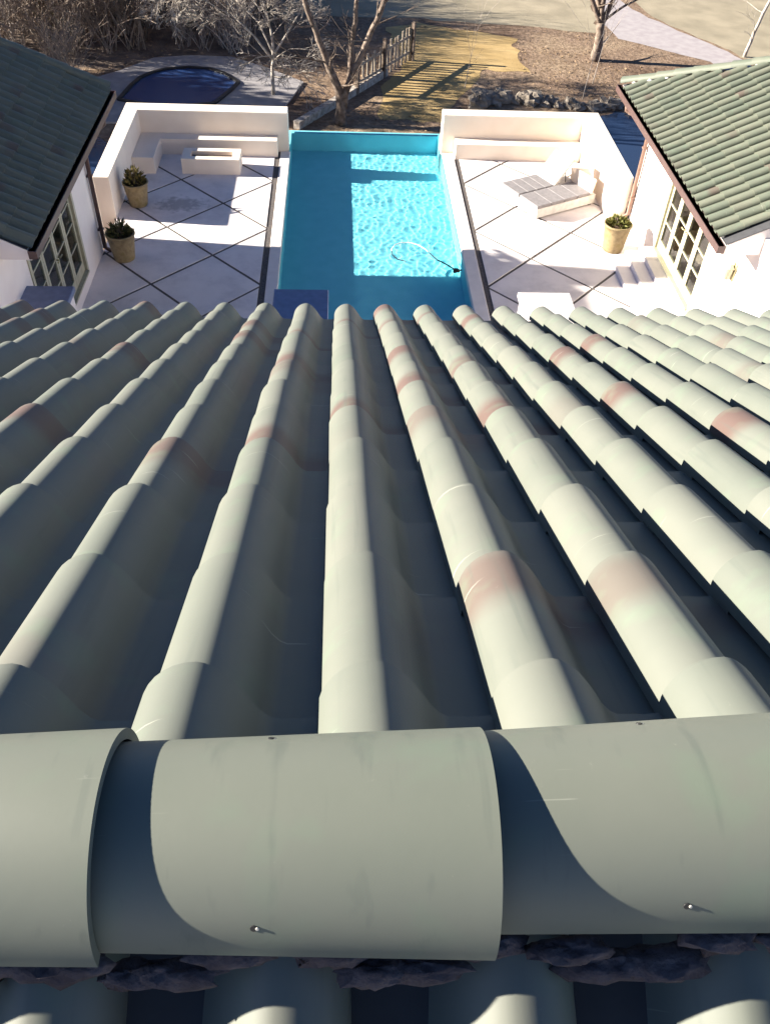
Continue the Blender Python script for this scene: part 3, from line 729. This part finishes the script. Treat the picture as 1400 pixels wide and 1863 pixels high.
# ================================================================== PATIO WALLS, BENCHES, FIRE PIT
def lwall(label, pts, mt, zt, z0=GZ):
    c = (sum(p[0] for p in pts) / len(pts), sum(p[1] for p in pts) / len(pts), 0)
    o = MB().prism(pts, z0, zt).build("patio_wall", mt, None, c)
    bm = o.modifiers.new("bevel", 'BEVEL'); bm.width = 0.012; bm.segments = 2; bm.limit_method = 'ANGLE'
    return tag(o, label, "wall")
lwall("low cream stucco wall round the patio with the fire pit", [(-5.18, 17.72), (-4.84, 17.72), (-4.84, 21.43), (-1.245, 21.43), (-1.245, 21.86), (-5.18, 21.86)], M['cream'], 0.92)
lwall("low cream stucco wall round the patio with the loungers", [(2.60, 21.56), (6.10, 21.56), (6.10, 18.23), (6.56, 18.23), (6.56, 21.96), (2.60, 21.96)], M['cream'], 0.92)
def bench(label, pts, h):
    o = MB().prism(pts, -0.025, h).build("masonry_bench", M['cream'], None, (pts[0][0], pts[0][1], 0))
    bm = o.modifiers.new("bevel", 'BEVEL'); bm.width = 0.01; bm.segments = 2; bm.limit_method = 'ANGLE'
    return tag(o, label, "bench")
bench("L-shaped cream masonry bench beside the fire pit", [(-4.838, 19.98), (-4.33, 19.98), (-4.33, 21.08), (-1.5, 21.08), (-1.5, 21.428), (-4.838, 21.428)], 0.38)
bench("straight cream masonry bench behind the loungers", [(2.92, 21.16), (6.098, 21.16), (6.098, 21.558), (2.92, 21.558)], 0.37)
t = thing("fire_pit", (-3.02, 20.3, 0), "rectangular cream masonry fire pit with a long open trough", "fire pit")
mb = MB(); x0, x1, y0, y1, h = -3.7, -2.34, 20.0, 20.63, 0.36; a0, a1, b0, b1 = -3.5, -2.52, 20.17, 20.46
mb.box(x0, x1, y0, b0, -0.025, h).box(x0, x1, b1, y1, -0.025, h).box(x0, a0, b0, b1, -0.025, h).box(a1, x1, b0, b1, -0.025, h)
mb.build("surround", M['cream'], t)
MB().box(a0, a1, b0, b1, 0.0, 0.27).build("lava_gravel", M['ember'], t)

# ================================================================== PLANTERS
def leafy(c, rx, rz, n, m_leaf, rnd, wdt=0.035, ln=0.14):
    mb = MB(); c = V(c)
    for i in range(n):
        u = rnd.random(); ph = rnd.uniform(0, 2 * pi); th = math.acos(1 - 1.1 * u)
        d = V((sin(th) * cos(ph), sin(th) * sin(ph), max(0.05, cos(th))))
        r = rnd.uniform(0.15, 1.0) ** 0.5
        p = c + V((d.x * rx * r, d.y * rx * r, d.z * rz * r))
        dr = (d + V((rnd.uniform(-.5, .5), rnd.uniform(-.5, .5), rnd.uniform(0, .7)))).normalized()
        sd = dr.cross(V((rnd.uniform(-1, 1), rnd.uniform(-1, 1), rnd.uniform(-1, 1)))).normalized() * wdt * rnd.uniform(.6, 1.2); L = ln * rnd.uniform(.6, 1.3)
        up = dr.cross(sd).normalized() * wdt * 0.35
        mb.face([p, p + dr * L * .45 + sd + up, p + dr * L, p + dr * L * .45 - sd + up])
    return mb
def planter(x, y, label, hp, rt, rz, m_leaf, seed):
    t = thing("planter", (x, y, 0), label, "planter")
    rnd = random.Random(seed)
    MB().lathe((x, y, 0.004), [(0.0, 0), (rt * .72, 0), (rt * .75, 0.03), (rt * .93, hp * .72), (rt * .99, hp * .93), (rt * 1.05, hp * .94), (rt * 1.05, hp), (rt * .93, hp), (rt * .9, hp - 0.06)], 28).build("pot", M['pot'], t)
    MB().lathe((x, y, hp - 0.075), [(rt * .92, 0.0), (rt * .5, 0.02), (0.0, 0.03)], 20).build("soil", M['soil'], t)
    mb = leafy((x, y, hp - 0.05), rt * 0.72, rz * .8, 240, m_leaf, rnd, 0.03, 0.11); mb.build("plant", m_leaf, t)
    mb = MB()
    for i in range(9):
        a = rnd.uniform(0, 6.28); r = rnd.uniform(0, rt * .4); q = rnd.uniform(0.4, 0.85)
        mb.tube([(x + r * .5 * cos(a), y + r * .5 * sin(a), hp - .06), (x + r * 1.4 * cos(a), y + r * 1.4 * sin(a), hp + rz * q)], [0.012, 0.006], 5)
    mb.build("stem", M['bark'], t)
    return t
planter(-4.47, 18.40, "clay planter with yellow-tipped plant against the patio wall end", 0.52, 0.27, 0.42, M['leaf'], 1)
planter(-4.37, 16.02, "clay planter with dark plant beside the brown downspout", 0.56, 0.28, 0.34, M['leafdark'], 2)
planter(5.93, 16.72, "clay planter with small yellow-green plant beside the entrance steps", 0.60, 0.29, 0.18, M['olive'], 3)

# ================================================================== LOUNGERS
def lounger(foot_c, u, label, back_deg, backm, split, L=0.72):
    u = V((u[0], u[1], 0)).normalized(); v = V((-u.y, u.x, 0)); W = 0.335; Lt = 1.72
    t = thing("chaise_lounge", (foot_c[0], foot_c[1], 0), label, "lounger", None)
    c0 = V((foot_c[0], foot_c[1], 0))
    mb = MB(); mb.obox(c0 + u * (Lt / 2) + V((0, 0, .145)), u * (Lt / 2), v * W, V((0, 0, .105))); mb.build("base", M['whitepaint'], t)
    for i, du in enumerate((0.1, Lt - 0.1)):
        for sg in (-1, 1): MB().obox(c0 + u * du + v * sg * (W - .07) + V((0, 0, .02)), u * .04, v * .04, V((0, 0, .022))).build("foot", M['black'], t)
    seat = split; k = 4
    for i in range(k):
        a, b = seat * i / k + (0.0 if i == 0 else 0.006), seat * (i + 1) / k - 0.006
        o = MB().obox(c0 + u * ((a + b) / 2) + V((0, 0, .285)), u * ((b - a) / 2), v * (W - .004), V((0, 0, .035))).build("cushion", M['wicker'], t)
        bm = o.modifiers.new("b", 'BEVEL'); bm.width = 0.012; bm.segments = 2
    an = radians(back_deg); d = u * cos(an) + V((0, 0, sin(an))); nn = V((0, 0, cos(an))) - u * sin(an)
    o = MB().obox(c0 + u * (seat + .02) + V((0, 0, .27)) + d * (L / 2), d * (L / 2), v * (W - .004), nn * .035).build("backrest", backm, t)
    bm = o.modifiers.new("b", 'BEVEL'); bm.width = 0.015; bm.segments = 2
    MB().tube([c0 + u * (seat + .02) + V((0, 0, .26)) + d * (L * .75) + v * .2, c0 + u * (seat + .02 + L * .95 * cos(an)) + V((0, 0, .25)) + v * .2], 0.012, 6).build("back_strut", M['black'], t)
    MB().tube([c0 + u * (seat + .02) + V((0, 0, .26)) + d * (L * .75) - v * .2, c0 + u * (seat + .02 + L * .95 * cos(an)) + V((0, 0, .25)) - v * .2], 0.012, 6).build("back_strut", M['black'], t)
    return t
UU = (0.875, 0.484)
lounger((3.965, 18.90), UU, "chaise lounge with grey cushions and its white backrest raised steeply", 48, M['whitepaint'], 1.02)
lounger((4.30, 18.29), UU, "chaise lounge with grey cushions and a short upright tan headrest", 80, M['cream'], 1.56, 0.34)
t = thing("side_table", (5.72, 19.5, 0), "small tan cube side table between the loungers and the wall", "table")
MB().box(5.54, 5.92, 19.34, 19.70, 0.0, 0.44, 0.01).build("cube_body", M['cream'], t)
MB().box(5.52, 5.94, 19.32, 19.72, 0.441, 0.475, 0.008).build("table_top", M['cream'], t)

# ================================================================== POOL CLEANER
t = thing("pool_cleaner", (2.45, 15.8, -0.06), "small black pool cleaner with trailing hose by the coping", "pool cleaner")
mb = lump(0.07, 0.06, 0.035, 4.2, 12, 8); mb.v = [(a + 2.45, b + 15.8, c - 0.045) for a, b, c in mb.v]; mb.build("body", M['black'], t)
for a in (0.3, 2.2, 4.0):
    MB().tube([(2.45, 15.8, -.04), (2.45 + .11 * cos(a), 15.8 + .11 * sin(a), -.045)], [0.02, 0.014], 6).build("arm", M['black'], t)
MB().tube([(2.45, 15.8, -.045), (2.29, 16.02, -.047), (2.08, 16.24, -.047)], 0.014, 6).build("hose", M['black'], t)
MB().tube([(2.08, 16.24, -.047), (1.97, 16.45, -.047), (1.86, 16.68, -.047), (1.72, 16.86, -.047), (1.55, 16.95, -.047), (1.38, 16.95, -.047), (1.22, 16.86, -.047), (1.13, 16.66, -.047), (1.14, 16.42, -.047), (1.24, 16.24, -.047), (1.40, 16.16, -.047)], 0.012, 6).build("float_hose", M['hose'], t)

# ================================================================== PIERS IN FRONT OF THE HOUSE
for x0, x1, lab in ((-5.02, -4.12, "square stucco pier beside the shaded french doors"), (-1.02, -0.16, "square stucco pier at the shaded corner of the pool"), (2.88, 3.72, "square stucco pier with a sunlit top near the entrance steps")):
    t = thing("stucco_pier", ((x0 + x1) / 2, 11.5, 0), lab, "pier")
    MB().box(x0 + .04, x1 - .04, 11.04, 11.9, -0.02, 1.72).build("shaft", M['stucco'], t)
    MB().box(x0, x1, 11.0, 11.94, 1.721, 1.80, 0.01).build("cap", M['coping'] if x0 > 2 else M['bluecap'], t)  # shaded caps take the sky-blue colour, the sunlit one a pale colour

# ================================================================== FENCE, KERB, ROCKS
A, B = V((-1.28, 26.6, GZ)), V((2.55, 33.0, GZ)); d = (B - A).normalized(); pn = V((-d.y, d.x, 0))
t = thing("garden_kerb", tuple(A), "pale timber kerb running from the pool end to the picket fence", "kerb")
for i in range(4):
    a = A + d * (1.42 * i); b = a + d * 1.39; c = (a + b) / 2
    MB().obox(c + V((0, 0, .1)), d * .695, pn * .11, V((0, 0, .13))).build("kerb_timber", M['palebark'], t)
t = thing("picket_fence", tuple(A + d * 3.6), "weathered timber picket fence running across the dormant lawn", "fence")
rnd = random.Random(8)
Lf = (B - A).length
for i in range(15):
    q = A + d * (3.6 + (Lf - 3.6) * i / 14) + pn * 0.02
    h = rnd.uniform(.92, 1.12); tl = V((rnd.uniform(-.05, .05), rnd.uniform(-.05, .05), 1)).normalized()
    MB().obox(q + tl * (h / 2), d * .05, pn * .014, tl * (h / 2)).build("picket", M['wood'], t)
for zz in (.3, .82):
    c = A + d * ((3.6 + Lf) / 2) - pn * 0.012 + V((0, 0, zz)); MB().obox(c, d * ((Lf - 3.6) / 2), pn * .016, V((0, 0, .045))).build("rail", M['wood'], t)
for f in (3.55, 5.4, Lf + .05):
    q = A + d * f - pn * .09; MB().obox(q + V((0, 0, .62)), d * .055, pn * .055, V((0, 0, .64))).build("post", M['bark'], t)

rnd = random.Random(15)
def boulder(x, y, r, seed, where):
    mb = lump(r, r * rnd.uniform(.7, .95), r * rnd.uniform(.5, .75), seed, 12, 8)
    mb.v = [(a + x, b + y, c + GZ + r * .3) for a, b, c in mb.v]
    mb.sm = [False] * len(mb.f)
    o = mb.build("boulder", M['rock'], None, (x, y, GZ))
    return tag(o, "rough tan field stone " + where, "rock", "field stones " + where)
for i in range(17):
    f = i / 16; x = 4.5 + 5.0 * f + rnd.uniform(-.12, .12); y = 29.0 + 0.25 * sin(f * 5) + rnd.uniform(-.25, .25)
    boulder(x, y, rnd.uniform(.16, .42), i * 2.3, "in the row behind the back patio wall")
for i in range(14):
    f = i / 13; boulder(9.9 + .5 * sin(f * 6) + rnd.uniform(-.1, .1), 28.3 - 5.0 * f, rnd.uniform(.12, .26), 80 + i, "on the pond bank under the wing eave")
for i in range(10):
    f = i / 9; boulder(7.2 + .9 * f * f, 22.3 + rnd.uniform(0, .3) + 1.2 * f, rnd.uniform(.1, .22), 130 + i, "at the foot of the lounger patio wall")

# ================================================================== TREES AND BRUSH
def grow(mb, p, d, L, r, depth, rnd, droop=0.0, spread=0.6, kids=(2, 3), twig_r=0.004, seg=3):
    pts, rs = [V(p)], [r]; cur = V(p); dd = V(d).normalized()
    for i in range(seg):
        dd = (dd + V((rnd.uniform(-.16, .16), rnd.uniform(-.16, .16), rnd.uniform(-.08, .14) - droop))).normalized()
        cur = cur + dd * (L / seg); pts.append(cur); rs.append(max(twig_r, r * (1 - .38 * (i + 1) / seg)))
    mb.tube(pts, rs, 6 if r > .03 else (4 if r > .012 else 3), cap=False)
    if depth <= 0: return
    for k in range(rnd.randint(*kids)):
        f = rnd.uniform(.45, 1.0) if k else 1.0
        i = min(int(f * seg), seg - 1); q = pts[i].lerp(pts[i + 1], f * seg - i)
        a = V((rnd.uniform(-1, 1), rnd.uniform(-1, 1), rnd.uniform(-.5, .6)))
        nd = (dd + a * spread).normalized()
        grow(mb, q, nd, L * rnd.uniform(.55, .82), rs[-1] * rnd.uniform(.5, .75), depth - 1, rnd, droop, spread, kids, twig_r, seg)

def bare_tree(name, base, stems, label, m_bark, seed, depth=4, droop=0.0, group=None, twig_r=0.004, kids=(2, 3), spread=.6, cat="tree", side=True):
    """stems: list of (points, radii); each stem end sprouts a branching crown"""
    t = thing(name, base, label, cat, group); rnd = random.Random(seed)
    tr = MB(); cr = MB()
    for pts, rs in stems:
        fine, fr = [], []
        pts = [V(p) for p in pts]
        for i in range(len(pts) - 1):
            for k in range(3):
                f = k / 3; q = pts[i].lerp(pts[i + 1], f); j = rs[i] * .25
                fine.append(q + (V((rnd.uniform(-j, j), rnd.uniform(-j, j), 0)) if (i or k) else V((0, 0, 0)))); fr.append(rs[i] + (rs[i + 1] - rs[i]) * f)
        fine.append(pts[-1]); fr.append(rs[-1])
        tr.tube(fine, fr, 9)
        dd = (pts[-1] - pts[-2]).normalized()
        for k in range(3): grow(cr, pts[-1], dd + V((rnd.uniform(-.5, .5), rnd.uniform(-.5, .5), rnd.uniform(-.1, .3))), 1.3, rs[-1] * .7, depth, rnd, droop, spread, kids, twig_r)
        if side:
            for i in range(2, len(fine) - 1):
                if rnd.random() < .45: grow(cr, fine[i], V((rnd.uniform(-1, 1), rnd.uniform(-1, 1), rnd.uniform(0, .8))), rnd.uniform(.5, 1.0), fr[i] * .3, depth - 1, rnd, droop, spread, kids, twig_r)
    tr.build("trunk", m_bark, t); cr.build("crown", m_bark, t)
    return t

bare_tree("bare_tree", (0.08, 27.1, GZ), [
    ([(0.08, 27.1, -1.55), (0.10, 27.1, -0.85), (-0.15, 27.1, -0.13), (-0.41, 27.1, .47), (-.64, 27.1, 1.05), (-.87, 27.1, 1.61), (-1.1, 27.0, 2.5)], [.2, .15, .115, .10, .09, .08, .06]),
    ([(0.14, 27.1, -1.0), (0.22, 27.1, -0.6), (0.4, 27.1, -.12), (.72, 27.1, .57), (.95, 27.1, 1.09), (1.17, 27.1, 1.6), (1.45, 27.1, 2.3)], [.13, .115, .10, .09, .085, .08, .06]),
    ([(0.30, 27.2, -.32), (.36, 27.5, .15), (.40, 27.6, .63), (.49, 27.6, 1.23), (.54, 27.6, 2.2)], [.07, .075, .075, .07, .05])],
    "bare three-stemmed dark tree growing just past the pool end", M['bark'], 4, 3)
bare_tree("bare_tree", (-2.13, 29.25, GZ), [([(-2.13, 29.25, -1.5), (-2.10, 29.25, -.6), (-2.05, 29.25, -.09), (-2.1, 29.25, .5)], [.07, .05, .045, .035]), ([(-2.08, 29.25, -.4), (-2.6, 29.1, .3), (-3.1, 29.0, .8)], [.035, .03, .02]), ([(-2.08, 29.25, -.3), (-1.6, 29.4, .35), (-1.2, 29.5, .9)], [.035, .03, .02]), ([(-2.08, 29.25, -.2), (-2.5, 29.8, .5), (-3.3, 30.2, 1.1)], [.03, .025, .02])],
    "pale silvery leafless tree with drooping twigs on the lower deck", M['palebark'], 9, 5, 0.06, None, 0.007, (3, 4), .75)
bare_tree("bare_tree", (9.53, 33.6, GZ), [([(9.53, 33.6, -1.55), (9.5, 33.6, -.76), (9.45, 33.6, -.22)], [.2, .16, .15]), ([(9.45, 33.6, -.3), (9.2, 33.6, .1), (8.94, 33.6, .55), (8.7, 33.5, 1.4)], [.1, .085, .075, .05]), ([(9.46, 33.6, -.3), (9.40, 33.7, .2), (9.33, 33.6, .6), (9.3, 33.6, 1.6)], [.1, .08, .07, .05]), ([(9.47, 33.6, -.3), (9.6, 33.6, .2), (9.75, 33.5, .7), (10.1, 33.4, 1.5)], [.1, .085, .07, .05]), ([(9.5, 33.6, -.2), (10.2, 33.8, .25), (11.2, 34.1, .65)], [.05, .04, .02])],
    "bare vase-shaped tree standing beside the curved driveway", M['bark'], 14, 3)
bare_tree("bare_tree", (15.45, 34.45, GZ), [([(15.45, 34.45, -1.55), (15.53, 34.45, -.66), (15.73, 34.45, .35), (16.0, 34.4, 1.6)], [.07, .06, .055, .045])],
    "slender pale leaning tree near the pale green hip roof", M['palebark'], 17, 3)
for i, (x, y, h, lab) in enumerate(((8.2, 29.6, 1.4, "thin leafless sapling by the field stones, the tallest one"), (8.9, 31.2, 1.2, "thin leafless sapling on the leaf-covered bank"), (4.3, 30.4, 1.0, "thin leafless sapling at the edge of the golden lawn"))):
    bare_tree("sapling", (x, y, GZ), [([(x, y, GZ - .03), (x + .05, y, GZ + h * .5), (x + .1, y, GZ + h)], [.016, .012, .008])], lab, M['twig2'], 30 + i, 2, 0, None, .003, (2, 2), .5, "sapling")

# leafless shrubs of the thicket: four builds, repeated
def shrub_mesh(seed, h, n, twig_r):
    rnd = random.Random(seed); mb = MB()
    for i in range(n):
        a = rnd.uniform(0, 6.28); tl = rnd.uniform(.15, .75)
        grow(mb, (rnd.uniform(-.25, .25), rnd.uniform(-.25, .25), 0), (cos(a) * tl, sin(a) * tl, 1), h * rnd.uniform(.4, .6), rnd.uniform(.012, .024), 3, rnd, .02, .65, (2, 3), twig_r)
    return mb
protos = []
for i in range(4):
    mb = shrub_mesh(60 + i, (2.0, 2.6, 1.5, 3.1)[i], (13, 14, 14, 13)[i], 0.008)
    me = bpy.data.meshes.new("shrub"); me.from_pydata(mb.v, [], mb.f); me.polygons.foreach_set("use_smooth", mb.sm); me.materials.append(M['twig'] if i % 2 else M['twig2']); protos.append(me)
rnd = random.Random(33)
spots = []
for tries in range(4000):
    if len(spots) >= 105: break
    x, y = rnd.uniform(-14, -2.2), rnd.uniform(32.6, 41.5)
    if y < 33.2 and x > -6.8: continue
    if -7.2 < x < -5.6 and y < 36: continue
    if x > -3.2 and y < 36.5: continue
    if min([9] + [(x - a) ** 2 + (y - b) ** 2 for a, b in spots]) < 0.62: continue
    spots.append((x, y))
spots += [(-9.0, 31.0), (-8.2, 27.6), (-8.6, 29.2), (-7.9, 26.6), (-10, 32.2)]
for i, (x, y) in enumerate(spots):
    o = bpy.data.objects.new("thicket_shrub", protos[i % 4]); link(o); o.location = (x, y, GZ - .02); o.rotation_euler = (0, 0, rnd.uniform(0, 6.28))
    sc = rnd.uniform(.8, 1.3) * (.55 if y < 32 else 1); o.scale = (sc, sc, sc)
    kd = ("low grey-twigged", "tall brown-twigged", "small dense grey-twigged", "tallest brown-twigged")[i % 4]
    tag(o, ("stunted %s leafless shrub beside the lower pool and garden wing" if y < 32.5 else "%s leafless shrub in the tangled thicket beyond the lower pool") % kd, "shrub", kd + (" shrubs by the lower pool" if y < 32.5 else " shrubs in the thicket"))
# evergreens: leafy crowns in clumps
def leaf_cloud(rnd, c, rx, ry, rz, n, sz):
    mb = MB(); c = V(c); cl = []
    for i in range(16):
        d = V((rnd.gauss(0, 1), rnd.gauss(0, 1), rnd.gauss(0, 1))).normalized() * rnd.uniform(.35, .95); cl.append(c + V((d.x * rx, d.y * ry, d.z * rz)))
    for i in range(n):
        q = rnd.choice(cl); d = V((rnd.gauss(0, 1), rnd.gauss(0, 1), rnd.gauss(0, 1))) * .26
        p = q + V((d.x * rx, d.y * ry, d.z * rz)); a = V((rnd.uniform(-1, 1), rnd.uniform(-1, 1), rnd.uniform(-1, 1))).normalized(); b = a.orthogonal().normalized()
        s_ = sz * rnd.uniform(.6, 1.4); mb.face([p, p + a * s_ * .5 + b * s_ * .3, p + a * s_, p + a * s_ * .5 - b * s_ * .3])
    return mb
for i, (x, y, h, r, lab) in enumerate(((-10.7, 35.2, 1.9, .8, "olive-green leafy shrub in the brown thicket"), (-9.6, 38.5, 2.4, 1.0, "dark evergreen shrub deep in the thicket"), (-6.4, 38.2, 3.4, 1.1, "tall dark evergreen shrub behind the lower pool"), (-4.3, 38.6, 2.2, .9, "dark evergreen shrub beside the far pale lawn"))):
    t = thing("evergreen_shrub", (x, y, GZ), lab, "shrub"); rnd = random.Random(70 + i)
    leaf_cloud(rnd, (x, y, GZ + h * .55), r, r, h * .45, 1500, .1).build("crown", M['olive'] if i == 0 else M['evergreen'], t)
    MB().tube([(x, y, GZ - .05), (x + .05, y, GZ + h * .6)], [.06, .03], 6).build("trunk", M['bark'], t)
# tall evergreens along the left boundary; their shade lies over the lower pool
for i, (x, y, h, r, lab) in enumerate(((-16.5, 26.8, 5.5, 1.8, "tall dark evergreen tree on the boundary nearest the garden wing"), (-17.2, 29.8, 6.3, 2.0, "taller dark evergreen tree on the boundary beside the thicket"))):
    t = thing("evergreen_tree", (x, y, GZ), lab, "tree"); rnd = random.Random(90 + i); mb = leaf_cloud(rnd, (x, y, GZ + h * .58), r, r, h * .45, 5200, .34)
    mb.build("crown", M['evergreen'], t); MB().tube([(x, y, GZ - .1), (x, y, GZ + h * .7)], [.2, .08], 8).build("trunk", M['bark'], t)

# fallen leaves over the bank: nobody could count them
mb = MB(); rnd = random.Random(99)
for i in range(9000):
    x, y = rnd.uniform(-9, 12), rnd.uniform(22.9, 37)
    if noise.noise(V((x * .35, y * .35, 2))) < -0.05 or (1.5 < x < 6.6 and 28 < y < 36.5) or (-7.2 < x < -1.4 and y < 32.4) or (x > 6.8 and y < 28.7) or (x > 10 and y > 33): continue
    a = rnd.uniform(0, 6.28); s_ = rnd.uniform(.02, .055); ax, ay = cos(a) * s_, sin(a) * s_
    z = GZ + .012 + rnd.uniform(0, .02); k = rnd.uniform(-.5, .5) * s_
    mb.face([(x - ax, y - ay, z), (x + ay * .6, y - ax * .6, z + k), (x + ax, y + ay, z), (x - ay * .6, y + ax * .6, z + abs(k))])
tag(mb.build("fallen_leaves", M['litter'], None, (0, 29, GZ)), "brown fallen leaves scattered over the bank beyond the pool", "leaves", kind="stuff")
